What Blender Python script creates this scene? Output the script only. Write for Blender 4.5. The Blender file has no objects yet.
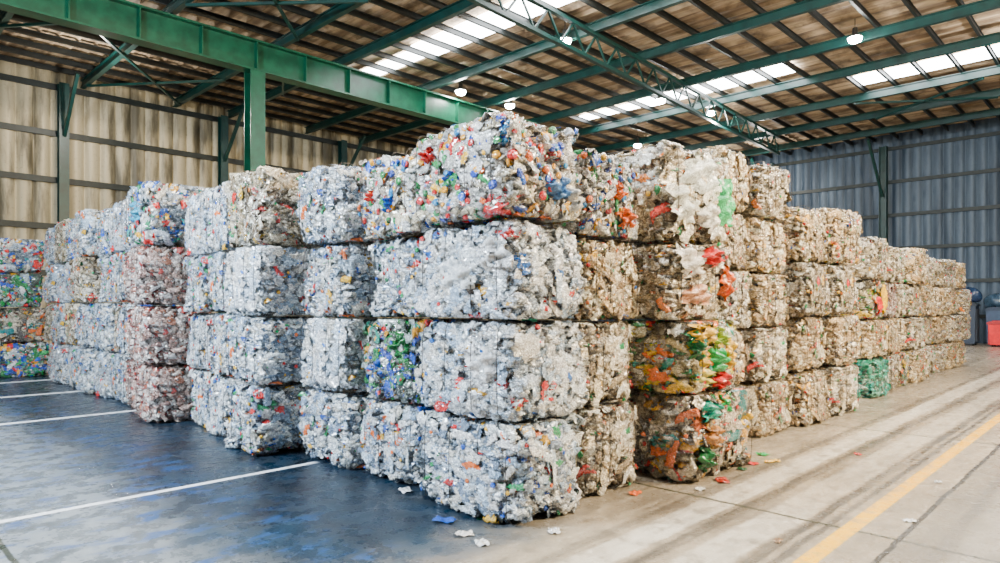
import bpy, math, random
import numpy as np
from mathutils import Vector, Matrix, Euler
random.seed(7)
S=bpy.context.scene
COL=S.collection
# ------------------------------------------------------------------ camera
A=math.radians(44.35); F=665.0; CH=1.7; HY=305.0
cd=bpy.data.cameras.new("camera"); cam=bpy.data.objects.new("camera",cd); COL.objects.link(cam)
cd.sensor_width=36; cd.lens=36*F/1000; cd.shift_y=(HY-281.5)/1000; cd.clip_end=200
cam.location=(0,0,CH); cam.rotation_euler=(math.radians(90),0,A-math.radians(90)); S.camera=cam
def at_z(px,py,z):
    d=F*(z-CH)/(HY-py); l=(px-500)/F*d
    return (math.cos(A)*d+math.sin(A)*l, math.sin(A)*d-math.cos(A)*l)
# ------------------------------------------------------------------ node helpers
class M:
    def __init__(s,name,rough=.5,metal=0.0,color=(.5,.5,.5)):
        s.m=bpy.data.materials.new(name); s.m.use_nodes=True; s.nt=s.m.node_tree
        s.b=s.nt.nodes['Principled BSDF']; s.b.inputs['Roughness'].default_value=rough
        s.b.inputs['Metallic'].default_value=metal
        s.b.inputs['Base Color'].default_value=(*color,1)
    def node(s,t,**k):
        n=s.nt.nodes.new(t)
        for a,v in k.items(): setattr(n,a,v)
        return n
    def put(s,sock,v):
        if isinstance(v,bpy.types.NodeSocket): s.nt.links.new(v,sock)
        elif isinstance(v,(tuple,list)) and len(v)==3 and sock.type=='RGBA': sock.default_value=(*v,1)
        else: sock.default_value=v
    def math(s,op,a,b=0.0,c=None,clamp=False):
        n=s.node('ShaderNodeMath',operation=op); n.use_clamp=clamp
        s.put(n.inputs[0],a); s.put(n.inputs[1],b)
        if c is not None: s.put(n.inputs[2],c)
        return n.outputs[0]
    def ramp(s,v,lo,hi,a=0.0,b=1.0):
        n=s.node('ShaderNodeMapRange',interpolation_type='SMOOTHSTEP')
        s.put(n.inputs[0],v); n.inputs[1].default_value=lo; n.inputs[2].default_value=hi
        n.inputs[3].default_value=a; n.inputs[4].default_value=b
        return n.outputs[0]
    def mix(s,f,a,b,mode='MIX'):
        n=s.node('ShaderNodeMix',data_type='RGBA',blend_type=mode)
        s.put(n.inputs[0],f); s.put(n.inputs[6],a); s.put(n.inputs[7],b)
        return n.outputs[2]
    def noise(s,scale,detail=4,rough=.55,vec=None,dist=0,out=0):
        n=s.node('ShaderNodeTexNoise'); n.inputs['Scale'].default_value=scale
        n.inputs['Detail'].default_value=detail; n.inputs['Roughness'].default_value=rough
        n.inputs['Distortion'].default_value=dist
        if vec is not None: s.nt.links.new(vec,n.inputs['Vector'])
        return n.outputs[out]
    def obj(s): return s.node('ShaderNodeTexCoord').outputs['Object']
    def geo(s): return s.node('ShaderNodeNewGeometry').outputs['Position']
    def bump(s,h,strength=.3,dist=.01):
        n=s.node('ShaderNodeBump'); n.inputs['Strength'].default_value=strength; n.inputs['Distance'].default_value=dist
        s.put(n.inputs['Height'],h); s.nt.links.new(n.outputs[0],s.b.inputs['Normal'])
    def col(s,v): s.put(s.b.inputs['Base Color'],v)
    def rough(s,v): s.put(s.b.inputs['Roughness'],v)
def simple(name,color,rough=.5,metal=0,var=.25,scale=6,emit=None):
    m=M(name,rough,metal,color)
    n=m.noise(scale,5,.6,m.obj())
    c=tuple(color)
    m.col(m.mix(m.ramp(n,.3,.7),tuple(x*(1-var) for x in c),tuple(min(1,x*(1+var)) for x in c)))
    if emit:
        m.b.inputs['Emission Color'].default_value=(*emit[0],1); m.b.inputs['Emission Strength'].default_value=emit[1]
    return m.m
# ------------------------------------------------------------------ mesh helpers
def quads_mesh(name,V,Q):
    V=np.asarray(V,dtype=np.float32); Q=np.asarray(Q,dtype=np.int32)
    me=bpy.data.meshes.new(name); me.vertices.add(len(V)); me.vertices.foreach_set('co',V.ravel())
    me.loops.add(Q.size); me.loops.foreach_set('vertex_index',Q.ravel())
    me.polygons.add(len(Q)); me.polygons.foreach_set('loop_start',np.arange(0,Q.size,4,dtype=np.int32))
    me.update(calc_edges=True); 
    return me
class B:
    """polygon soup builder"""
    def __init__(s): s.v=[]; s.f=[]
    def box(s,c,d,rot=None):
        o=len(s.v); x,y,z=[k/2 for k in d]
        R=rot.to_matrix() if rot is not None else None
        for a in (-1,1):
            for b in (-1,1):
                for e in (-1,1):
                    p=Vector((a*x,b*y,e*z))
                    if R: p=R@p
                    s.v.append(tuple(p+Vector(c)))
        for q in ((0,1,3,2),(4,6,7,5),(0,4,5,1),(2,3,7,6),(0,2,6,4),(1,5,7,3)): s.f.append(tuple(o+i for i in q))
        return s
    def bar(s,p,q,w,h):
        p=Vector(p);q=Vector(q); d=q-p
        return s.box((p+q)/2,(d.length,w,h),d.to_track_quat('X','Z'))
    def lathe(s,prof,n=20,c=(0,0,0)):
        o=len(s.v)
        for r,z in prof:
            for i in range(n):
                a=2*math.pi*i/n; s.v.append((c[0]+r*math.cos(a),c[1]+r*math.sin(a),c[2]+z))
        for j in range(len(prof)-1):
            for i in range(n):
                s.f.append((o+j*n+i,o+j*n+(i+1)%n,o+(j+1)*n+(i+1)%n,o+(j+1)*n+i))
        return s
    def mesh(s,name,mat,smooth=False):
        me=bpy.data.meshes.new(name); me.from_pydata(s.v,[],s.f); me.materials.append(mat)
        if smooth:
            for p in me.polygons: p.use_smooth=True
        return me
def add(name,me,loc=(0,0,0),parent=None,label=None,cat=None,group=None,kind=None):
    o=bpy.data.objects.new(name,me); COL.objects.link(o); o.location=loc
    if parent: o.parent=parent
    if label: o["label"]=label
    if cat: o["category"]=cat
    if group: o["group"]=group
    if kind: o["kind"]=kind
    return o
# ------------------------------------------------------------------ materials
m=M("floor_concrete",.5)
P=m.geo(); sp=m.node('ShaderNodeSeparateXYZ'); m.nt.links.new(P,sp.inputs[0]); U,Vv=sp.outputs[0],sp.outputs[1]
n1=m.noise(.55,6,.6,P); n2=m.noise(5,8,.7,P); n3=m.noise(40,4,.7,P); n4=m.noise(1.6,5,.65,P,.6)
def stretch(sx,sy,rot=0):
    t=m.node('ShaderNodeMapping'); t.inputs['Scale'].default_value=(sx,sy,1); t.inputs['Rotation'].default_value=(0,0,rot); m.nt.links.new(P,t.inputs[0]); return t.outputs[0]
n5=m.noise(1.0,6,.65,stretch(.35,7)); n6=m.noise(1.3,7,.7,stretch(.2,4)); n7=m.noise(1.5,6,.7,stretch(1.2,3.5,.9))
c=m.mix(m.ramp(n1,.35,.65),(.18,.145,.10),(.37,.31,.225))
c=m.mix(m.ramp(n6,.45,.62,0,.5),c,(.47,.40,.30))
c=m.mix(m.ramp(n2,.46,.66,0,.6),c,(.13,.105,.075))
c=m.mix(m.ramp(n7,.54,.68,0,.5),c,(.09,.073,.052))
c=m.mix(m.ramp(n3,.55,.7,0,.25),c,(.06,.05,.04))
wob=m.math('MULTIPLY',m.math('SUBTRACT',n4,.5),1.0)
vw=m.math('ADD',Vv,m.math('MULTIPLY',wob,.1)); uw=m.math('ADD',U,wob)
def line(coord,c0,half,soft=.01):
    return m.ramp(m.math('ABSOLUTE',m.math('SUBTRACT',coord,c0)),half,half+soft,1,0)
def mul(*a):
    r=a[0]
    for b in a[1:]: r=m.math('MULTIPLY',r,b)
    return r
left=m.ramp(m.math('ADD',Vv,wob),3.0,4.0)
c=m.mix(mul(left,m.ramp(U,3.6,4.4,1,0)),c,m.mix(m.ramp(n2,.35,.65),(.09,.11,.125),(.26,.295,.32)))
blue=mul(left,m.ramp(uw,1.4,2.4),m.ramp(U,4.2,4.6,1,0))  # shadow along the left bale row, painted into the floor colour as dark blue
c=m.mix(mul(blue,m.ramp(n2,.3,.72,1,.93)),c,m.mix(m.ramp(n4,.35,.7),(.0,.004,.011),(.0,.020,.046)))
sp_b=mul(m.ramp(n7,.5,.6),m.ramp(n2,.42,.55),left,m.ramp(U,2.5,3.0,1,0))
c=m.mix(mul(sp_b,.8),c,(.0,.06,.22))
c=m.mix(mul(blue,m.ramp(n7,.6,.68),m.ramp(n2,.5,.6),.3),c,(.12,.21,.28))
for v0,h,k in ((2.66,.11,.85),(2.12,.13,.5),(.85,.10,.4),(.2,.08,.35)):
    c=m.mix(mul(line(vw,v0,h,.04),m.ramp(n5,.3,.6,1,.5),m.ramp(n2,.42,.66,1,.25),m.ramp(Vv,3.2,3.4,1,0),k),c,(.84,.79,.68))
for v0,h,k in ((2.42,.04,.8),(1.9,.03,.8),(2.90,.03,.6),(1.78,.015,.8),(1.05,.03,.5),(.55,.03,.5),(-.2,.05,.5)):
    c=m.mix(mul(line(vw,v0,h,.03),m.ramp(n5,.35,.6,.35,1),k),c,(.035,.032,.028))
for u0 in (-3.6,.9,5.45,10,14.5,19,23.5,28): c=m.mix(mul(line(m.math('ADD',U,m.math('MULTIPLY',wob,.05)),u0,.014,.012),.9),c,(.02,.028,.015))
right=m.ramp(m.math('ADD',Vv,m.math('MULTIPLY',wob,.06)),1.27,1.31,1,0)
c=m.mix(mul(right,.5),c,(.13,.12,.1))
c=m.mix(mul(line(m.math('ADD',Vv,m.math('MULTIPLY',wob,.06)),1.3,.014,.012),.9),c,(.02,.02,.018))
wearm=m.ramp(n2,.48,.64,1,.35)
c=m.mix(mul(line(Vv,1.63,.055),wearm),c,(.90,.48,.0))
for v0,h in ((6.45,.035),(11.7,.07),(15.1,.1),(17.9,.12)):
    c=m.mix(mul(line(Vv,v0,h),m.ramp(U,3.7,3.8,1,0),m.ramp(n2,.5,.64,1,.35)),c,(.95,.97,1))
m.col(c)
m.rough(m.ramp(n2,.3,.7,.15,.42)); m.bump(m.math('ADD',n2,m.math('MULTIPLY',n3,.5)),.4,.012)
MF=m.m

def metal_sheet(name,c1,c2,lo=.35,hi=.65):
    m=M(name,.5,.15); P=m.geo(); mp=m.node('ShaderNodeMapping'); mp.inputs['Scale'].default_value=(1.2,1.2,.18); m.nt.links.new(P,mp.inputs[0])
    n=m.noise(1.3,6,.6,mp.outputs[0]); n2=m.noise(9,4,.6,P)
    c=m.mix(m.ramp(n,lo,hi),c1,c2); c=m.mix(m.ramp(n2,.55,.75,0,.35),c,tuple(x*.5 for x in c1))
    m.col(c); return m.m
MWL=metal_sheet("tan_sheet_metal",(.10,.085,.05),(.46,.40,.26),.38,.56)
MWR=metal_sheet("blue_grey_sheet_metal",(.035,.058,.09),(.08,.12,.17))
m=M("roof_deck",.7); P=m.geo(); mp=m.node('ShaderNodeMapping'); mp.inputs['Scale'].default_value=(2.6,.25,1); m.nt.links.new(P,mp.inputs[0])
n=m.noise(1.2,5,.6,mp.outputs[0]); n2=m.noise(1.1,6,.6,P)
c=m.mix(m.ramp(n,.35,.65),(.22,.145,.085),(.66,.5,.32)); c=m.mix(m.ramp(n2,.45,.68,0,.8),c,(.07,.045,.028)); m.col(c); MRD=m.m
MGREEN=simple("green_painted_steel",(.001,.075,.038),.35,0,.3,3)
MTEAL=simple("teal_painted_steel",(.002,.034,.03),.4,0,.3,3)
MDARK=simple("dark_purlin_steel",(.010,.014,.014),.5,.2,.3,4)
MRAIL=simple("wall_rail_steel",(.014,.02,.018),.5,.2,.3,4)
MSKY=simple("translucent_skylight",(.9,.93,.95),.4,0,.03,2,((.95,.98,1.0),32))
MLAMP=simple("lamp_glass",(1,1,1),.3,0,.01,2,((1,.97,.92),350))
MHOUS=simple("lamp_housing_metal",(.07,.075,.075),.35,.7,.1)
MWIRE=simple("baling_wire_steel",(.06,.055,.05),.4,.8,.3,20)
def mul2(m,*a):
    r=a[0]
    for b in a[1:]: r=m.math('MULTIPLY',r,b)
    return r
# bale material: crinkled glossy plastic; clear pieces shine
def bale_mat(name):
    m=M(name,.2); at=m.node('ShaderNodeAttribute'); at.attribute_name='piece_color'
    O=m.obj(); nv=m.noise(16,3,.6,O,0,1)
    w=m.node('ShaderNodeVectorMath',operation='MULTIPLY_ADD'); m.nt.links.new(nv,w.inputs[0]); w.inputs[1].default_value=(.09,.09,.09); m.nt.links.new(O,w.inputs[2])
    mp=m.node('ShaderNodeMapping'); mp.inputs['Scale'].default_value=(1,1,1.6); m.nt.links.new(w.outputs[0],mp.inputs[0]); W=mp.outputs[0]
    n=m.noise(36,4,.7,W,1.0)
    def vor(sc):
        vo=m.node('ShaderNodeTexVoronoi',feature='DISTANCE_TO_EDGE'); vo.inputs['Scale'].default_value=sc; m.nt.links.new(W,vo.inputs['Vector']); return vo.outputs['Distance']
    e1=vor(22); e2=vor(56)
    oi=m.node('ShaderNodeObjectInfo')
    k=m.math('MULTIPLY',m.ramp(n,.38,.62,.6,1.35),m.ramp(oi.outputs['Random'],0,1,.88,1.15))
    sc=m.node('ShaderNodeVectorMath',operation='SCALE'); m.nt.links.new(at.outputs['Color'],sc.inputs[0]); m.put(sc.inputs['Scale'],k)
    hsv=m.node('ShaderNodeSeparateColor',mode='HSV'); m.nt.links.new(at.outputs['Color'],hsv.inputs[0])
    clear=m.ramp(hsv.outputs[1],.78,.92,1,.0)
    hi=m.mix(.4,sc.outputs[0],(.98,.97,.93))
    crease=mul2(m,m.math('MAXIMUM',m.ramp(e1,.0,.08,1,0),m.ramp(e2,.0,.10,.6,0)),m.ramp(n,.42,.6,.1,.9),m.ramp(clear,0,1,.1,1))  # highlights painted into the colour along creases, plus whitening of folded clear plastic
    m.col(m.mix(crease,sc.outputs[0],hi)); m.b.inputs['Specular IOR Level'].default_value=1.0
    m.put(m.b.inputs['Metallic'],m.math('MULTIPLY',clear,.35))
    m.rough(m.ramp(n,.35,.65,.14,.30))
    m.b.inputs['Coat Weight'].default_value=1; m.b.inputs['Coat Roughness'].default_value=.07
    m.bump(m.math('ADD',m.math('MULTIPLY',e1,1.8),m.math('ADD',m.math('MULTIPLY',e2,.5),n)),.9,.016)
    return m.m
MBALE=bale_mat("crushed_plastic")
# ------------------------------------------------------------------ bale meshes
def hsh(ix,iy,iz,k):
    h=(ix.astype(np.int64)*73856093)^(iy.astype(np.int64)*19349663)^(iz.astype(np.int64)*83492791)^(k*2654435761)
    h=(h^(h>>13))*1274126177; h=h^(h>>16); h=(h*2246822519)&0xffffffff; h^=h>>15
    return (h&0xffffff)/float(0x1000000)
def worley(p,scale,seed):
    q=p*scale; b=np.floor(q).astype(np.int64)
    f1=np.full(len(p),9.); f2=np.full(len(p),9.); cid=np.zeros((len(p),3),np.int64); cc=np.zeros((len(p),3))
    for dx in (-1,0,1):
        for dy in (-1,0,1):
            for dz in (-1,0,1):
                g=b+np.array([dx,dy,dz]); pt=g+np.stack([hsh(g[:,0],g[:,1],g[:,2],seed+i) for i in range(3)],1)
                d=np.sqrt(((q-pt)**2).sum(1))
                c=d<f1
                f2=np.where(c,f1,np.minimum(f2,d)); f1=np.where(c,d,f1)
                cid[c]=g[c]; cc[c]=pt[c]
    return f1,f2,cid,cc/scale
def rnd(cid,k): return hsh(cid[:,0],cid[:,1],cid[:,2],k)
L,D,H=1.08,.95,.79
HX=np.array([L/2,D/2,H/2]); AN=np.array([.85,.85,1.45])
PAL={
 'clear':([(.80,.9,.98),(.6,.76,.92),(.36,.52,.7),(.95,.98,1),(.18,.27,.4),(.76,.74,.66),(.86,.93,.98)],
          [(.75,.01,.01),(.9,.5,.01),(.0,.35,.1),(.0,.1,.6),(.85,.15,.01)],.06),
 'film': ([(.94,.97,1),(.85,.93,.99),(.66,.79,.93),(.46,.62,.8),(.86,.84,.77),(.93,.97,1)],
          [(.75,.01,.01),(.0,.15,.6),(.85,.45,.02)],.025),
 'beige':([(.80,.56,.26),(.94,.74,.44),(.52,.34,.14),(.32,.2,.08),(1,.9,.66),(.66,.48,.25),(.9,.76,.52)],
          [(.7,.02,.01),(.85,.45,.02),(.02,.28,.08),(.0,.1,.45),(.8,.15,.01)],.05),
 'grey': ([(.80,.67,.44),(.93,.83,.62),(.5,.38,.21),(1,.95,.82),(.27,.19,.1),(.86,.79,.63)],
          [(.75,.02,.01),(.85,.5,.02),(.0,.33,.1),(.8,.2,.01)],.06),
 'caps': ([(.96,.96,.93),(.84,.86,.84),(.6,.61,.57),(.86,.75,.52),(.36,.31,.24),(.92,.95,.95)],
          [(.8,.005,.005),(.75,.01,.02),(.9,.14,.0),(.92,.48,.0),(.9,.4,.0),(.0,.28,.06),(.0,.3,.08),(.0,.06,.5),(.0,.12,.7),(.0,.26,.6)],.16),
 'green':([(.8,.84,.82),(.5,.62,.6),(.2,.3,.25),(.05,.08,.06)],
          [(.0,.26,.04),(.01,.40,.09),(.0,.18,.03),(.0,.3,.2),(.0,.06,.5),(.0,.1,.6),(.8,.01,.01),(.8,.35,.0)],.5),
 'teal': ([(.3,.7,.55),(.15,.5,.36),(.6,.8,.7),(.05,.2,.14)],
          [(.0,.3,.18),(.01,.42,.28),(.0,.2,.1),(.0,.35,.3)],.6),
 'red':  ([(.66,.45,.38),(.5,.3,.24),(.86,.76,.7),(.28,.14,.11),(.74,.58,.5),(.9,.86,.84)],
          [(.4,.03,.03),(.5,.06,.05),(.5,.13,.07),(.3,.02,.025),(.58,.2,.1)],.2),
 'blue': ([(.85,.9,.92),(.65,.75,.85),(.36,.46,.56),(.14,.18,.22),(.75,.7,.58)],
          [(.0,.3,.3),(.0,.09,.5),(.0,.33,.12),(.75,.01,.005),(.75,.38,.0)],.24),
 'yellow':([(.72,.6,.3),(.4,.32,.14),(.1,.08,.04),(.86,.8,.62),(.75,.72,.6)],
          [(.85,.5,.0),(.55,.48,.0),(.15,.4,.01),(.0,.24,.03),(.9,.16,.0),(.75,.005,.005),(.0,.3,.22),(.85,.55,.02)],.42),
 'dark': ([(.5,.42,.25),(.26,.2,.11),(.72,.62,.44),(.08,.06,.04),(.8,.73,.57)],
          [(.6,.01,.005),(.0,.2,.04),(.75,.36,.0),(.8,.13,.0),(.0,.2,.2)],.24)}
def pick(r1,r2,kind):
    base,acc,pa=PAL[kind]; base=np.array(base); acc=np.array(acc)
    out=base[(r2*len(base)).astype(int)%len(base)]; a=r1<pa
    out2=acc[(r2*len(acc)).astype(int)%len(acc)]
    return np.where(a[:,None],out2,out),a
WX=(-.4,-.14,.14,.4)
def bale_mesh(kind,seed,res=.0145,nfl=200,nsh=180,nbt=250,ncap=0,big=1.0):
    rg=np.random.RandomState(seed); Vs=[];Qs=[];Cs=[];Sm=[]; off=0
    h=HX-np.array([.05,.05,.022]); r=.09; sh=rg.rand(3)*50
    rg2=rg.randn(3,4); F1=11/big; F2=32/big**.5
    def disp(p,n,bul):
        pa=(p+sh)*AN
        w0=worley(p+sh,4.5,seed*7+21); w1=worley(pa,F1,seed*7+1); w2=worley(pa,F2,seed*7+40)
        d=(rnd(w0[2],seed+31)-.5)*.06-.02*np.exp(-((w0[1]-w0[0])/.08)**2)
        d+=(rnd(w1[2],seed+3)-.5)*.04
        tl=np.stack([rnd(w1[2],seed+4+i)-.5 for i in range(3)],1)*.8
        d+=np.clip(((pa-w1[3])*tl).sum(1),-.025,.025)
        d-=.022*np.exp(-((w1[1]-w1[0])/.08)**2)
        tl=np.stack([rnd(w2[2],seed+14+i)-.5 for i in range(3)],1)*1.3
        d+=(rnd(w2[2],seed+9)-.5)*.012+np.clip(((pa-w2[3])*tl).sum(1),-.012,.012)
        for k in range(3):
            ph=rg2[k]; d+=.02*np.sin(p@ph[:3]*5+ph[3])
        for x in WX: d-=.022*np.exp(-((p[:,0]-x)/.035)**2)*(np.abs(n[:,0])<.6)
        return d+bul
    def clampv(v):
        v[:,2]=np.clip(v[:,2],-HX[2]+.004,HX[2]-.004)
        for a in (0,1):
            e=HX[a]+.0; x=v[:,a]; s=np.sign(x); ex=np.abs(x)-e
            v[:,a]=np.where(ex>0,s*(e+ex*.4),x)
        return v
    for ax in range(3):
        b,cx=[i for i in range(3) if i!=ax]
        nb=int(2*h[b]/res); nc=int(2*h[cx]/res)
        a1=np.linspace(-1,1,nb+1); a2=np.linspace(-1,1,nc+1); G1,G2=np.meshgrid(a1,a2,indexing='ij'); G1=G1.ravel();G2=G2.ravel()
        for sgn in (-1,1):
            p=np.zeros((len(G1),3)); p[:,b]=G1*h[b]; p[:,cx]=G2*h[cx]; p[:,ax]=sgn*h[ax]
            inn=np.clip(p,-(h-r),h-r); n=p-inn; n/=np.linalg.norm(n,axis=1)[:,None]; p=inn+n*r
            bul=(.05 if ax!=2 else .02)*(1-G1**2)*(1-G2**2)
            q=clampv(p+n*disp(p,n,bul)[:,None])
            i=np.arange(nb)[:,None]*(nc+1)+np.arange(nc)[None,:]; i=i.ravel()
            Q=np.stack([i,i+nc+1,i+nc+2,i+1],1)
            if (sgn<0)^(ax==1): Q=Q[:,::-1]
            fc=p[Q].mean(1)
            w1=worley((fc+sh)*AN,F1,seed*7+1); w2=worley((fc+sh)*AN,F2,seed*7+40)
            col,_=pick(rnd(w1[2],5),rnd(w1[2],6),kind)
            col2,_=pick(rnd(w2[2],5)*1.2,rnd(w2[2],6),kind)
            t=(rnd(w2[2],8)>.65)[:,None]; col=np.where(t,col2,col)
            col=col*(.5+.55*rnd(w2[2],11))[:,None]*np.clip(.2+(w1[1]-w1[0])*4,0,1)[:,None]  # crevice shade painted in: colour darkens towards the borders between pieces
            Vs.append(q);Qs.append(Q+off);Cs.append(col);Sm.append(np.ones(len(Q),bool));off+=len(q)
    def surf(N,out):
        areas=np.array([h[1]*h[2],h[0]*h[2],h[0]*h[1]]); ax=rg.choice(3,N,p=areas/areas.sum()); sg=rg.choice([-1,1],N)
        u=rg.uniform(-.96,.96,(N,3)); p=u*h; p[np.arange(N),ax]=sg*h[ax]
        inn=np.clip(p,-(h-r),h-r); n=p-inn; n/=np.linalg.norm(n,axis=1)[:,None]
        uu=u.copy(); uu[np.arange(N),ax]=0
        bul=.05*np.prod(1-uu**2,axis=1)*(ax!=2); p0=inn+n*r
        for k in range(3):
            ph=rg2[k]; bul=bul+.02*np.sin(p0@ph[:3]*5+ph[3])
        w0=worley(p0+sh,4.5,seed*7+21); bul=bul+(rnd(w0[2],seed+31)-.5)*.06
        return inn+n*(r+bul+out)[:,None],n
    def frame(n,tilt,horiz=1.0):
        n=n+rg.randn(*n.shape)*tilt; n/=np.linalg.norm(n,axis=1)[:,None]
        a=rg.randn(*n.shape)*np.array([horiz,horiz,1]); t=a-n*(a*n).sum(1)[:,None]; t/=np.linalg.norm(t,axis=1)[:,None]; return t,np.cross(n,t),n
    def sheets(N,nx,ny,size,tilt,crk,out,smooth,asp=.7):
        nonlocal off
        pos,n=surf(N,rg.uniform(out[0],out[1],N)); t,bb,nn=frame(n,tilt)
        s=rg.uniform(size[0],size[1],N)*(1+.6*(rg.rand(N)<.15)); gx,gy=np.meshgrid(np.linspace(-1,1,nx),np.linspace(-asp,asp,ny),indexing='ij')
        gx=gx.ravel();gy=gy.ravel(); k=nx*ny
        an=np.arctan2(gy,gx); ed=1-.28*np.maximum(np.abs(gx),np.abs(gy)/asp)**2*(np.abs(np.sin(2*an)))
        jx=gx*ed+rg.randn(N,k)*.3/nx; jy=gy*ed+rg.randn(N,k)*.3/ny
        fr=rg.randn(N,2)*4; jz=rg.randn(N,k)*crk+.18*np.sin(gx*fr[:,:1]+gy*fr[:,1:]+rg.rand(N,1)*6)-.15*(gx**2+gy**2)
        v=pos[:,None,:]+(t[:,None,:]*jx[...,None]+bb[:,None,:]*jy[...,None]+nn[:,None,:]*jz[...,None])*s[:,None,None]
        base=[(i*ny+j,(i+1)*ny+j,(i+1)*ny+j+1,i*ny+j+1) for i in range(nx-1) for j in range(ny-1)]
        Q=(np.arange(N)*k)[:,None,None]+np.array(base)[None]
        col,acc=pick(rg.rand(N)*.9,rg.rand(N),kind)
        col=np.repeat(col,len(base),axis=0)*rg.uniform(.85,1.1,(N*len(base),1))
        v=clampv(v.reshape(-1,3))
        Vs.append(v);Qs.append(Q.reshape(-1,4)+off);Cs.append(col);Sm.append(np.full(N*len(base),smooth));off+=len(v)
    sheets(nfl,4,3,(.012*big,.028*big),.5,.22,(-.015,.02),False)
    sheets(nsh,9,8,(.045*big,.095*big),.18,.10,(-.012,.012),True,.7)
    def lathes(N,prof,sides,size,flat,noise,out,tilt,colf):
        nonlocal off
        pos,n=surf(N,rg.uniform(out[0],out[1],N)); t,bb,nn=frame(n,tilt,.35)
        k=len(prof); a=np.arange(sides)*2*np.pi/sides
        pr=np.array(prof); rr=np.repeat(pr[:,0],sides); zz=np.repeat(pr[:,1],sides); aa=np.tile(a,k)
        s=rg.uniform(size[0],size[1],N); nz=1+rg.randn(N,k*sides)*noise
        bend=rg.randn(N,1)*.16*(noise>.05)
        X=rr*np.cos(aa)*nz+bend*zz[None]**2; Y=rr*np.sin(aa)*nz*flat; Z=np.repeat(zz[None],N,0)+rg.randn(N,k*sides)*noise*.1
        ax=(t,nn,bb) if flat<1 else (t,bb,nn)
        v=pos[:,None]+(ax[0][:,None]*X[...,None]+ax[1][:,None]*Y[...,None]+ax[2][:,None]*Z[...,None])*s[:,None,None]
        q=[(j*sides+i,j*sides+(i+1)%sides,(j+1)*sides+(i+1)%sides,(j+1)*sides+i) for j in range(k-1) for i in range(sides)]
        Q=(np.arange(N)*k*sides)[:,None,None]+np.array(q)[None]
        v=clampv(v.reshape(-1,3))
        Vs.append(v);Qs.append(Q.reshape(-1,4)+off);Cs.append(np.repeat(colf(N),len(q),axis=0));Sm.append(np.ones(N*len(q),bool));off+=len(v)
    lathes(nbt,[(.02,-1.4),(.5,-1.38),(.52,-1.1),(.40,-.95),(.54,-.8),(.40,-.6),(.52,-.42),(.40,-.2),(.53,-.0),(.4,.2),(.52,.4),(.5,.65),(.35,.95),(.16,1.2),(.15,1.35),(.02,1.36)],10,(.045*big,.078*big),.32,.14,(-.026,.006),.25,
           lambda N:np.minimum(pick(rg.rand(N)*.9,rg.rand(N),kind)[0]*1.05,.98)*rg.uniform(.8,1.05,(N,1)))
    acc=np.array(PAL[kind][1])
    lathes(ncap+12,[(.02,.6),(.6,.56),(.9,.42),(1,.25),(1,-.5),(.85,-.5),(.8,.2)],12,(.014,.023) if ncap<70 else (.018,.040),1.0,.01,(.006,.036),.4,
           lambda N:acc[rg.randint(0,len(acc),N)])
    V=np.concatenate(Vs);Q=np.concatenate(Qs);C=np.concatenate(Cs)
    me=quads_mesh("plastic_bale_"+kind,V,Q); me.materials.append(MBALE)
    me.polygons.foreach_set('use_smooth',np.concatenate(Sm))
    at=me.attributes.new('piece_color','FLOAT_COLOR','CORNER')
    C4=np.ones((len(Q)*4,4),np.float32); C4[:,:3]=np.repeat(np.clip(C,0,1),4,axis=0); at.data.foreach_set('color',C4.ravel())
    return me
VAR={}
spec={'clear':(3,50,1.05),'film':(2,14,1.2),'beige':(3,22,1.05),'grey':(2,26,1.15),'caps':(2,250,1.15),'green':(1,60,1.4),'teal':(1,0,1.3),'red':(1,20,1.05),'blue':(1,60,1.3),'yellow':(1,40,1.7),'dark':(1,40,1.6)}
sd=1
for k,(n_,cp,bg_) in spec.items():
    VAR[k]=[]
    for i in range(n_):
        VAR[k].append(bale_mesh(k,sd,ncap=cp,nsh=int((340 if k=='film' else 180)/bg_),nbt=int((120 if k=='film' else 250)/bg_**1.5),big=bg_)); sd+=1
# wire loop
def wire_mesh():
    pts=[]; hy=D/2-.012; hz=H/2-.012; rr=.07
    for i in range(13):
        z=-hz+rr+(2*hz-2*rr)*i/12; pts.append((hy+.02*(1-(z/hz)**2),z))
    for i in range(1,6):
        a=math.pi/2*i/6; pts.append((hy-rr+rr*math.cos(a),hz-rr+rr*math.sin(a)))
    for i in range(7): pts.append(((hy-rr)*(1-2*i/6),hz))
    for i in range(1,6):
        a=math.pi/2*(1-i/6); pts.append((-(hy-rr+rr*math.cos(a)),hz-rr+rr*math.sin(a)))
    for i in range(13):
        z=hz-rr-(2*hz-2*rr)*i/12; pts.append((-(hy+.02*(1-(z/hz)**2)),z))
    for i in range(7): pts.append((-(hy-rr)*(1-2*i/6),-hz))
    V=[];Q=[];n=len(pts);k=6
    for i in range(n):
        y,z=pts[i]; y2,z2=pts[(i+1)%n]; y0,z0=pts[i-1]; t=Vector((0,y2-y0,z2-z0)); t.normalize(); nn=Vector((0,-t.z,t.y))
        for j in range(k):
            a=2*math.pi*j/k; p=Vector((0,y,z))+nn*.003*math.cos(a)+Vector((1,0,0))*.003*math.sin(a); V.append(tuple(p))
    for i in range(n):
        for j in range(k): Q.append((i*k+j,i*k+(j+1)%k,((i+1)%n)*k+(j+1)%k,((i+1)%n)*k+j))
    me=quads_mesh("baling_wire",V,Q); me.materials.append(MWIRE); return me
WM=wire_mesh()
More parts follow.
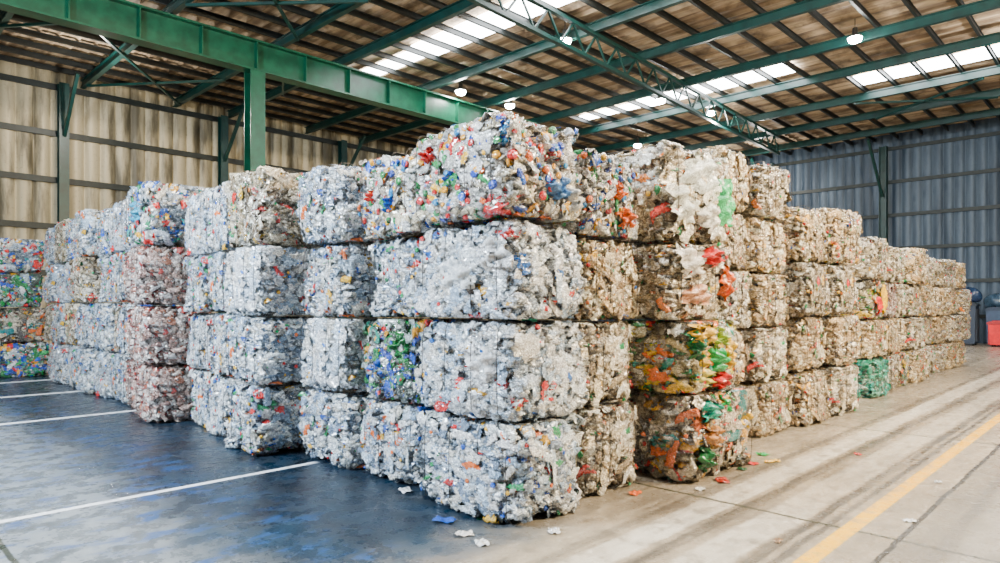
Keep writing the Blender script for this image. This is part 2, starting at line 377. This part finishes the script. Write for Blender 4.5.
LAB={'clear':"wire-tied bale of crushed clear plastic bottles with scattered coloured caps",
 'film':"wire-tied bale of crumpled white and translucent plastic film",
 'beige':"yellowed bale of crushed clear plastic bottles with brownish tint",
 'grey':"dusty greyish bale of crushed clear plastic in the stack",
 'caps':"bale of mixed plastic studded with red, yellow and blue caps",
 'green':"bale of crushed green and blue plastic bottles",
 'teal':"bale of crushed teal green plastic at the stack base",
 'blue':"bale of clear plastic mixed with blue and green bottles",
 'red':"bale of compressed plastic with many dull red pieces",
 'yellow':"bulging bale of yellow, green and orange plastic bottles",
 'dark':"dark bale of mixed coloured plastic with red and green bits"}
def bale(kind,u0,u1,v0,v1,z0,h,along,wires=True,jit=.025,rot=None):
    me=random.choice(VAR[kind])
    lx=(u1-u0) if along=='u' else (v1-v0); ly=(v1-v0) if along=='u' else (u1-u0)
    o=add("plastic_bale",me,((u0+u1)/2+random.uniform(-jit,jit),(v0+v1)/2+random.uniform(-jit,jit)*.5,z0+h/2),None,LAB[kind],"plastic bale","stacked bales of crushed plastic")
    o.scale=(lx/L,ly/D,h/H)
    ra=(0 if along=='u' else math.pi/2)+(math.pi if random.random()<.5 else 0)+math.radians(random.uniform(-2.5,2.5) if rot is None else rot)
    tl=.5 if z0>.1 else 0
    o.rotation_euler=(math.radians(random.uniform(-tl,tl)),math.radians(random.uniform(-tl,tl)),ra)
    if wires:
        for x in WX: add("baling_wire",WM,(x,0,0),o)
    return o
BL={}
def column(name,kinds,u0,u1,v0,v1,hs,along,wires=True,sh=None):
    """kinds bottom->top"""
    z=0
    for i,k in enumerate(kinds):
        hh=hs[i] if isinstance(hs,(list,tuple)) else hs
        if sh: du,dv=sh[i]
        elif along=='v': du,dv=random.uniform(-.07,.07),random.uniform(-.01,.01)
        else: du,dv=random.uniform(-.01,.01),random.uniform(-.07,.07)
        BL[(name,i)]=bale(k,u0+du,u1+du,v0+dv,v1+dv,z,hh-.012,along,wires); z+=hh
column('c0',['clear','film','film','caps'],3.6,4.5,3.34,4.6,[.8,.79,.79,.80],'v',True,[(0,0),(.03,.02),(0,.03),(-.03,.02)])
column('c1',['clear','green','clear','caps'],3.8,4.7,4.7,5.7,[.78,.8,.78,.80],'v',True,[(0,0),(-.03,0),(.06,0),(-.08,0)])
column('c2',['clear','film','clear','clear'],3.76,4.72,5.84,6.84,[.78,.79,.78,.84],'v')
column('c3',['clear','clear','film','grey'],3.38,4.4,7.0,8.0,[.8,.78,.8,.9],'v')
column('c4',['film','clear','clear','clear'],3.62,4.5,8.14,8.98,[.8,.8,.8,.88],'v')
column('c4b',['clear','film','clear','film'],3.66,4.5,9.1,9.92,[.8,.8,.8,.9],'v')
column('c5',['red','red','red','blue'],3.2,4.15,10.06,11.04,[.84,.86,.86,.92],'v')
v=11.2
for i in range(7):
    ks=[random.choice(['clear','film','clear','grey']) for _ in range(4)]
    if i==0: ks=['red','clear','clear','clear']
    uu=3.55+random.uniform(-.18,.14)
    column('l%d'%i,ks,uu,uu+.95,v,v+.96,[.87,.88,.88,.9+random.uniform(-.05,.08)],'v',i<2); v+=1.06
column('x0',['green','dark','green','blue'],2.9,3.85,19.0,20.0,[.82]*4,'v',False)
column('x1',['dark','blue','green','dark'],2.75,3.7,20.2,21.2,[.82]*4,'v',False)
column('r1',['grey','grey','beige','caps'],4.6,5.44,3.44,4.36,[.79,.77,.76,.76],'u',True,[(0,0),(0,.05),(0,-.02),(0,.02)])
BL[('r1',3)].data=VAR['caps'][1]
BL[('r2',0)]=bale('dark',5.72,7.0,3.0,4.05,0,.84,'u',rot=-4)
BL[('r2',1)]=bale('yellow',5.7,6.85,3.08,4.1,.845,.70,'u',rot=5)
BL[('r2',2)]=bale('grey',5.72,7.0,3.22,4.2,1.55,.78,'u',rot=-3)
BL[('r2',3)]=bale('grey',5.72,7.24,3.36,4.5,2.34,1.0,'u',rot=2)
column('r3',['beige','beige','grey','beige'],7.24,8.2,3.56,4.5,[.7,.71,.72,.73],'u')
BL[('r3',4)]=bale('beige',7.42,8.22,3.6,4.5,2.865,.74,'u')
column('r4',['beige','grey','beige','beige','grey'],8.34,9.3,3.5,4.5,[.7,.72,.7,.72,.73],'u')
column('r5',['beige','beige','grey','beige'],9.48,10.46,3.4,4.4,[.77,.77,.77,.8],'u')
column('r6',['grey','beige','grey','beige'],10.64,11.75,3.34,4.4,[.77,.78,.77,.88],'u')
column('g1',['grey','beige','grey','beige'],11.95,13.0,4.6,5.6,[.77,.78,.77,.7],'u',False)
u=13.3
for i in range(9):
    ks=[random.choice(['beige','beige','grey','grey']) for _ in range(4)]
    if i==0: ks=['teal','beige','yellow','grey']
    if i==2: ks[0]='yellow'
    if i==1: ks[2]='red'
    vv=3.68+random.uniform(-.12,.12)
    if i==0: vv=3.55
    column('s%d'%i,ks,u,u+.97,vv,vv+1.0,[.72,.72,.72,.74+random.uniform(-.04,.1)-.01*i],'u',i<2); u+=1.07
# ------------------------------------------------------------------ loose sheets hanging on bales / scraps
SM={}
def scrap_mat(c):
    if c not in SM:
        mm=M("loose_plastic",.15); n=mm.noise(22,4,.6,mm.obj(),1.5); mm.col(mm.mix(mm.ramp(n,.35,.65),tuple(x*.55 for x in c),tuple(min(1,x*1.2) for x in c))); mm.b.inputs['Coat Weight'].default_value=.6; mm.bump(n,.9,.02); SM[c]=mm.m
    return SM[c]
def sheet_mesh(sx,sy,amp,c,seed,floor=False):
    rg=np.random.RandomState(seed); n=15; X,Y=np.meshgrid(np.linspace(-1,1,n),np.linspace(-1,1,n),indexing='ij')
    rr=np.maximum(np.abs(X),np.abs(Y)); rc=np.sqrt(X**2+Y**2)+1e-6; k=(rr/rc)*.65+.35
    ang=np.arctan2(Y,X); edge=k*(1+.15*np.sin(ang*3+seed)+.1*np.sin(ang*7+seed*2)) if not floor else .6*k+.4+.06*np.sin(ang*5+seed)
    Z=amp*(rg.randn(n,n)*(.4 if not floor else .12)+np.sin(X*5+seed+Y*2)*.9+np.cos(Y*6+seed-X*3)*.7-1.4*rr**2)
    if floor: Z=Z-Z.min()+.002
    V=np.stack([X*edge*sx/2+rg.randn(n,n)*sx*.01,Y*edge*sy/2+rg.randn(n,n)*sy*.01,Z],-1).reshape(-1,3)
    i=(np.arange(n-1)[:,None]*n+np.arange(n-1)[None]).ravel(); Q=np.stack([i,i+n,i+n+1,i+1],1)
    me=quads_mesh("loose_plastic",V,Q); me.materials.append(scrap_mat(c)); return me
bpy.context.view_layer.update()
def hang(key,u,v,z,sx,sz,c,seed,face='v',amp=.02):
    o=add("loose_film",sheet_mesh(sx,sz,amp,c,seed)); b=BL[key]
    R=Euler((math.radians(90),0,0)) if face=='v' else Euler((math.radians(90),0,math.radians(-90)))
    Mw=Matrix.LocRotScale(Vector((u,v,z)),R,None); o.parent=b; o.matrix_parent_inverse=b.matrix_world.inverted(); o.matrix_world=Mw
    o["label"]="torn piece of plastic film poking out"
RED=(.75,.01,.005);GRN=(.0,.42,.07);ORG=(.88,.13,.0);BLU=(.0,.1,.6);YEL=(.88,.5,.0);WHT=(.86,.88,.9);TEAL=(.0,.38,.26);DGR=(.0,.16,.03);LIM=(.3,.48,.0)
hang(('r2',3),7.0,3.34,2.82,.38,.52,(.05,.6,.2),3,'v',.035)
hang(('r2',3),6.45,3.32,3.05,.64,.44,(.78,.84,.80),4,'v',.035)
hang(('r2',3),6.12,3.32,2.7,.54,.38,(.74,.76,.68),14,'v',.035)
hang(('r2',3),6.62,3.32,2.65,.4,.3,(.80,.80,.74),24,'v',.035)
hang(('r2',2),6.4,3.17,2.2,.36,.2,RED,5,'v',.05)
hang(('r2',2),6.74,3.19,1.95,.22,.36,ORG,6,'v',.04)
hang(('r2',2),6.1,3.19,1.8,.5,.2,(.6,.3,.16),16,'v',.03)
hang(('r2',2),6.0,3.18,2.12,.5,.26,(.82,.78,.7),26,'v',.035)
for i,(uu,zz,sx,sz,cc) in enumerate(((5.96,1.42,.46,.2,YEL),(6.32,1.38,.34,.2,LIM),(5.92,1.18,.34,.28,YEL),(6.22,1.14,.38,.26,GRN),(6.47,1.2,.22,.3,YEL),(5.98,.99,.32,.2,(.7,.6,.1)),(6.32,.96,.28,.18,RED),(5.82,1.3,.16,.3,DGR))):
    hang(('r2',1),uu,3.03+.02*(i%3),zz,sx,sz,cc,50+i,'v',.05)
for i,(uu,zz,sx,sz,cc) in enumerate(((6.75,.55,.24,.34,YEL),(6.0,.68,.36,.18,TEAL),(6.35,.7,.32,.2,GRN),(6.0,.42,.28,.22,(.5,.2,.03)),(6.65,.72,.22,.16,RED),(5.9,.25,.24,.26,DGR))):
    hang(('r2',0),uu,2.99+.015*(i%3)+(6.4-uu)*-.06,zz,sx,sz,cc,70+i,'v',.045)
hang(('r1',3),5.05,3.43,2.72,.22,.18,ORG,9,'v',.04)
hang(('r1',3),5.22,3.43,2.5,.2,.2,ORG,19,'v',.04)
hang(('c0',3),4.1,3.33,2.62,.26,.2,(.1,.28,.62),10,'v',.04)
hang(('c0',3),4.28,3.33,2.54,.26,.26,(.86,.86,.8),21,'v',.05)
hang(('c0',3),3.56,4.35,2.95,.16,.14,RED,41,'u',.04)
hang(('c0',3),3.56,4.05,2.72,.16,.14,BLU,42,'u',.04)
hang(('c1',3),3.72,5.4,2.75,.18,.14,RED,44,'u',.04)
hang(('c1',3),3.72,5.1,2.65,.18,.14,BLU,46,'u',.04)
hang(('c1',1),3.76,5.0,1.3,.28,.2,DGR,48,'u',.04)
hang(('c1',1),3.76,5.35,1.1,.26,.24,BLU,49,'u',.04)
hang(('c0',1),3.6,3.75,1.25,.34,.26,WHT,12,'u',.03)
hang(('c0',2),3.58,4.0,1.95,.4,.3,(.8,.87,.94),13,'u',.03)
hang(('c0',2),3.58,3.6,2.1,.3,.24,(.84,.88,.92),33,'u',.03)
hang(('c5',3),3.18,10.5,3.05,.3,.3,(.02,.32,.5),14,'u',.04)
hang(('s0',2),13.8,3.5,1.8,.24,.5,YEL,15,'v',.02)
hang(('s0',2),13.5,3.5,1.7,.2,.3,RED,115,'v',.02)
def scrap(px,py,sx,sy,c,seed,label):
    uu,vv=at_z(px,py,0); o=add("plastic_scrap",sheet_mesh(sx,sy,.006,c,seed,True),(uu,vv,0),None,label,"plastic scrap","loose plastic scraps on the floor")
    o.rotation_euler=(0,0,seed*1.3)
scrap(405,491,.16,.11,WHT,1,"crumpled white plastic scrap lying on the floor")
scrap(464,535,.14,.1,WHT,2,"white plastic scrap beside the corner bale")
scrap(482,544,.1,.13,(.8,.84,.88),31,"pale plastic sheet leaning near the corner bale")
scrap(554,532,.13,.09,WHT,3,"flattened white plastic scrap on concrete")
scrap(444,521,.18,.11,BLU,4,"torn blue plastic scrap at the stack base")
scrap(635,494,.14,.1,ORG,5,"small orange plastic scrap at the stack base")
scrap(751,464,.16,.12,RED,6,"red plastic scrap beside the stack")
scrap(722,481,.2,.12,(.5,.03,.01),61,"dull red plastic scrap beside the stack")
scrap(772,462,.2,.08,YEL,7,"yellow plastic scrap on the concrete")
scrap(763,455,.14,.12,GRN,8,"green plastic scrap beside the stack")
scrap(742,470,.1,.08,(.02,.13,.05),28,"dark green plastic scrap beside the stack")
scrap(910,522,.09,.05,WHT,9,"small white litter scrap on concrete")
scrap(938,483,.06,.05,WHT,11,"small white litter scrap on concrete")
scrap(778,542,.07,.05,(.35,.2,.1),12,"small brown litter scrap on concrete")
scrap(858,455,.08,.06,RED,13,"small red litter scrap on concrete")
scrap(700,490,.1,.08,(.8,.78,.7),14,"small pale litter scrap by the stack")
# ------------------------------------------------------------------ shell
UW,VW,ZR=36.0,27.0,9.85
UN,VN=-6.0,-6.0
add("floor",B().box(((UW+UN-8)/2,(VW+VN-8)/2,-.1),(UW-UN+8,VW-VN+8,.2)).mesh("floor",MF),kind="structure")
def corr(name,length,height,mat,pitch=.3,depth=.045):
    V=[];Q=[];n=int(length/pitch); xs=[]
    for i in range(n):
        x=i*pitch
        for dx,dd in ((0,0),(.1,1),(.2,1),(.3,0)): xs.append((x+dx*pitch,dd*depth))
    xs.append((length,0))
    for x,d in xs: V+= [(x,d,0),(x,d,height)]
    for i in range(len(xs)-1): Q.append((2*i,2*i+2,2*i+3,2*i+1))
    me=quads_mesh(name,V,Q); me.materials.append(mat); return me
add("wall_left",corr("wall_left",UW-UN,ZR+.1,MWL,.5,.1),(UN,VW,0),kind="structure")
o=add("wall_back",corr("wall_back",VW-VN,ZR+.1,MWR,.42,.08),(UW,VW,0),kind="structure"); o.rotation_euler=(0,0,-math.pi/2)
o=add("ceiling",corr("ceiling",UW-UN,VW-VN,MRD,.5,.05),(UN,VN,ZR+.06),kind="structure"); o.rotation_euler=(math.radians(-90),0,0)
def ibeam(length,w,h,axis,mat,name,t=.02):
    b=B()
    def bx(off_z,ww,hh):
        if axis=='u': b.box((0,0,off_z),(length,ww,hh))
        elif axis=='v': b.box((0,0,off_z),(ww,length,hh))
    bx(h/2-t/2,w,t); bx(-h/2+t/2,w,t); bx(0,t,h-2*t)
    return b.mesh(name,mat)
g=B(); LG=20.25-UN
g.box((0,0,.405),(LG,.42,.05)).box((0,0,-.405),(LG,.42,.05)).box((0,0,0),(LG,.05,.76))
for i in range(17): g.box((-LG/2+1+i*1.5,0,0),(.03,.36,.76))
add("main_girder",g.mesh("main_girder",MGREEN),((20.25+UN)/2,17.9,8.63),None,"deep green painted steel girder under the roof","beam")
rme=ibeam(VW-VN,.15,.28,'v',MTEAL,"roof_rafter",.03)
for u0 in (-2.4,.6,3.5,6.5,9.6,11.7,15.2,18.0,21.2,24.0,27.3,30.2,33.2):
    add("roof_rafter",rme,(u0,(VW+VN)/2,9.49),None,"teal painted steel rafter carrying the roof","beam","roof rafters")
pme=ibeam(UW-UN,.08,.17,'u',MDARK,"roof_purlin",.015)
v0=VN+.6; PV=[]
while v0<VW: 
    add("roof_purlin",pme,((UW+UN)/2,v0,9.72),None,"thin dark steel purlin under roof sheets","beam","roof purlins"); PV.append(v0); v0+=1.0
for (ua,ub,va,vb) in ((3.5,6.5,18.4,22.4),(6.5,3.5,18.4,22.4),(6.5,9.6,22.4,26.4),(9.6,6.5,22.4,26.4),(.6,3.5,22.4,26.4),(3.5,.6,22.4,26.4),(9.6,11.7,18.4,22.4),(6.5,9.6,14,17.5),(9.6,6.5,14,17.5),(27.3,30.2,4,8),(30.2,27.3,4,8)):
    add("roof_brace",B().bar((ua,va,0),(ub,vb,0),.07,.07).mesh("roof_brace",MTEAL),(0,0,9.31),None,"dark diagonal steel bracing bar under rafters","beam","roof bracing bars")
def truss(us,vs,ue,ve,z0,z1):
    e=bpy.data.objects.new("roof_truss",None); COL.objects.link(e); e.location=(us,vs,z0); e.rotation_euler=(0,0,math.atan2(ve-vs,ue-us))
    e["label"]="green steel lattice truss spanning under the roof"; e["category"]="truss"; e["group"]="roof trusses"
    Lh=math.hypot(ue-us,ve-vs); hh=z1-z0
    add("bottom_chord",B().box((Lh/2,0,.05),(Lh,.13,.1)).mesh("bottom_chord",MTEAL),(0,0,0),e)
    add("top_chord",B().box((Lh/2,0,hh-.05),(Lh,.13,.1)).mesh("top_chord",MTEAL),(0,0,0),e)
    n=int(Lh/1.1); st=Lh/n
    dm=B().bar((0,0,.08),(st/2,0,hh-.08),.05,.05).mesh("web_member",MTEAL); dm2=B().bar((0,0,hh-.08),(st/2,0,.08),.05,.05).mesh("web_member",MTEAL)
    for i in range(n):
        add("web_member",dm,(i*st,0,0),e); add("web_member",dm2,(i*st+st/2,0,0),e)
truss(-5.5,9.9,30.4,12.05,8.5,9.34)
def column_post(u0,v0,z1,w,mat,label,name="steel_column",brace=None):
    b=B(); t=w*.1
    b.box((0,w/2-t/2,z1/2),(w,t,z1)); b.box((0,-w/2+t/2,z1/2),(w,t,z1)); b.box((0,0,z1/2),(t,w-2*t,z1)); b.box((0,0,.015),(w*1.5,w*1.5,.03))
    o=add(name,b.mesh(name,mat),(u0,v0,0),None,label,"column","steel columns")
    if brace:
        for d in brace:
            add("knee_brace",B().bar((d[0]*w/2,d[1]*w/2,z1-d[2]),(d[0]*d[2],d[1]*d[2],z1-.08),.1,.12).mesh("knee_brace",mat),(0,0,0),o)
    return o
for u0 in (-3,8.5,20):
    column_post(u0,17.9,8.195,.42,MGREEN,"green painted steel column carrying the girder")
for u0 in (.35,5.85,11.36,16.9,22.4,27.9,33.4):
    column_post(u0,VW-.3,9.3,.3,MTEAL,"dark green steel wall column",brace=[(0,-1,1.8)])
for v0 in (-1.5,3.9,9.16,14.6,20.0):
    column_post(UW-.3,v0,9.3,.32,MTEAL,"dark green steel wall column against blue-grey sheeting",brace=[(-1,0,2.4)])
rl=B().box((0,0,0),(UW-UN,.08,.2)).mesh("wall_rail",MRAIL); rb=B().box((0,0,0),(.08,VW-VN,.16)).mesh("wall_rail",MRAIL)
for z in (1.2,2.8,4.4,6.0,7.6,9.2):
    add("wall_rail",rl,((UW+UN)/2,VW-.05,z),None,"horizontal steel rail on tan wall sheeting","rail","wall rails")
    add("wall_rail",rb,(UW-.05,(VW+VN)/2,z),None,"horizontal steel rail on blue-grey wall sheeting","rail","wall rails")
# skylights
wi=1
def skyl(u0,us,va,vb,skip=0):
    global wi
    k=0
    for i in range(len(PV)-1):
        a,b_=PV[i],PV[i+1]
        if a>va-.6 and b_<vb+.6:
            k+=1
            if skip and k%skip==0: continue
            add("window_%d"%wi,B().box((0,0,0),(us,b_-a-.09,.03)).mesh("window",MSKY),(u0,(a+b_)/2,ZR-.03),kind="structure"); wi+=1
skyl(13.5,1.1,-4,16.5)
skyl(13.5,.7,17,21)
skyl(23.2,1.1,9,14.4)
skyl(23.2,.7,15,18)
skyl(26.3,1.2,-3,7.5)
skyl(5.2,1.0,-4,8)
# high-bay lamps
lh=B().lathe([(.0,.3),(.05,.3),(.07,.27),(.08,.12),(.1,.08)],20).mesh("lamp_housing",MHOUS,True)
ls=B().lathe([(.1,.1),(.16,.06),(.2,-.0),(.205,-.005),(.195,0),(.15,.04),(.09,.08)],24).mesh("lamp_shade",MHOUS,True)
lb=B().lathe([(.0,-.14),(.09,-.13),(.16,-.09),(.185,-.03),(.16,.02),(.0,.05)],20).mesh("lamp_bulb",MLAMP,True)
for px,py,z in ((455,93,9.25),(503,107,9.3),(565,40,9.3),(855,38,9.3),(711,112,9.3),(632,146,9.3),(660,100,9.3)):
    uu,vv=at_z(px,py,z)
    if abs(vv-17.9)<.5: vv=17.9+math.copysign(.5,vv-17.9)
    e=add("high_bay_lamp",None,(uu,vv,z),None,"glowing high-bay lamp hanging from the roof","lamp","high-bay lamps")
    add("lamp_housing",lh,(0,0,0),e); add("lamp_shade",ls,(0,0,0),e); add("lamp_bulb",lb,(0,0,0),e)
    add("hanging_rod",B().lathe([(.012,.3),(.012,9.85-z)],8).mesh("hanging_rod",MHOUS),(0,0,0),e)
# clutter at the far end
def bin_(u0,v0,w,d,h,c,label,name="waste_container"):
    mt=simple("painted_bin",c,.4,0,.15,5); mr=simple("bin_trim",tuple(x*.5 for x in c),.5)
    e=add(name,None,(u0,v0,0),None,label,"container")
    b=B(); x,y=w/2,d/2; k=.86
    vs=[(-x*k,-y*k,.08),(x*k,-y*k,.08),(x*k,y*k,.08),(-x*k,y*k,.08),(-x,-y,h),(x,-y,h),(x,y,h),(-x,y,h)]
    b.v=vs; b.f=[(3,2,1,0),(0,1,5,4),(1,2,6,5),(2,3,7,6),(3,0,4,7)]
    me=b.mesh("container_body",mt); add("container_body",me,(0,0,0),e)
    r=B(); 
    for s_ in (-1,1):
        r.box((0,s_*y,h),(w+.08,.06,.08)); r.box((s_*x,0,h),(.06,d+.08,.08))
        for q in (-1,0,1): r.box((q*x*.6,s_*(y*.93+.02),h*.5),(.05,.05,h*.8))
    add("container_rim",r.mesh("container_rim",mr),(0,0,0),e)
    add("container_lid",B().box((0,0,h+.05),(w*.98,d*.98,.05)).box((0,0,h+.09),(w*.7,d*.7,.04)).mesh("container_lid",mr),(0,0,0),e)
    for i in (-1,1):
        for j in (-1,1):
            wv=B(); wv.lathe([(.0,-.03),(.07,-.03),(.08,-.02),(.08,.02),(.07,.03),(0,.03)],14)
            wo=add("wheel",wv.mesh("wheel",MDARK,True),(i*x*.65,j*y*.65,.08),e); wo.rotation_euler=(math.pi/2,0,0)
bin_(33.7,4.35,.85,.75,.95,(.75,.005,.01),"red wheeled plastic container beside the wall")
bin_(34.1,5.5,.8,.6,1.7,(.01,.02,.04),"tall dark wheeled container near the back wall")
bin_(35.1,4.7,.8,.6,1.5,(.03,.06,.12),"dark blue wheeled container near the back wall")
bin_(34.9,3.6,.8,.8,1.3,(.01,.10,.32),"blue wheeled container near the back wall")
def sack(u0,v0,z0,r,c,seed,label):
    rg=np.random.RandomState(seed); nu,nv=24,14; V=[]
    for j in range(nv+1):
        ph=math.pi*j/nv
        for i in range(nu):
            th=2*math.pi*i/nu; rr=r*(1+.12*math.sin(3*th+seed)+.1*math.sin(5*th-2*ph+seed)+rg.randn()*.03)
            V.append((rr*math.sin(ph)*math.cos(th),rr*math.sin(ph)*math.sin(th),max(-.62*r,rr*.8*math.cos(ph))+.62*r))
    Q=[(j*nu+i,j*nu+(i+1)%nu,(j+1)*nu+(i+1)%nu,(j+1)*nu+i) for j in range(nv) for i in range(nu)]
    me=quads_mesh("plastic_sack",V,Q); me.materials.append(scrap_mat(c)); add("plastic_sack",me,(u0,v0,z0),None,label,"sack","sacks by the back wall")
sack(34.1,5.5,1.82,.42,(.02,.05,.12),1,"dark blue sack piled on a tall container")
sack(35.1,4.7,1.62,.38,(.05,.10,.16),2,"grey blue sack piled on a container")
sack(34.9,3.6,1.42,.4,(.01,.16,.3),3,"blue sack piled on a container")
# ------------------------------------------------------------------ light
w=bpy.data.worlds.new("world"); S.world=w; w.use_nodes=True; bg=w.node_tree.nodes['Background']
bg.inputs[0].default_value=(.76,.87,1,1); bg.inputs[1].default_value=.2
def area(loc,target,sx,sy,power,color,name):
    l=bpy.data.lights.new(name,'AREA'); l.shape='RECTANGLE'; l.size=sx; l.size_y=sy; l.energy=power; l.color=color
    o=bpy.data.objects.new(name,l); COL.objects.link(o); o.location=loc
    o.rotation_euler=(Vector(target)-Vector(loc)).to_track_quat('-Z','Y').to_euler(); return o
area((-5,9,7.0),(3.7,7,2.0),3,1.2,4700,(.76,.88,1),"loading_door_daylight")
area((10,-5,8.0),(10,3.5,1.8),3,1.2,5000,(1,.80,.52),"added_right_fill")  # added warm lamp out of view, brightens the right-hand bale faces
area((16,13,3.8),(16,13,10),26,18,220,(1,.88,.72),"roof_bounce_light")
for x,y,e in ((2.0,3.6,420),(8,.8,420),(16,1,560),(24,2,560),(1,12,500),(1,18,560),(24,12,350),(33,14,350),(6,23,480)):
    l=bpy.data.lights.new("bay_light",'POINT'); l.energy=e; l.color=(1,.95,.87); l.shadow_soft_size=.1
    o=bpy.data.objects.new("bay_light",l); COL.objects.link(o); o.location=(x,y,8.2)
for (x,y),e in (((1.2,13.4),2200),((.6,8.8),500)):  # added spots that throw bright patches on the left floor
    l=bpy.data.lights.new("added_floor_spot",'SPOT'); l.energy=e*2; l.spot_size=math.radians(16); l.spot_blend=.5; l.color=(.95,.98,1); l.shadow_soft_size=.1
    o=bpy.data.objects.new("added_floor_spot",l); COL.objects.link(o); o.location=(x-4,y-1,8); o.rotation_euler=(Vector((x,y,0))-o.location).to_track_quat('-Z','Y').to_euler()
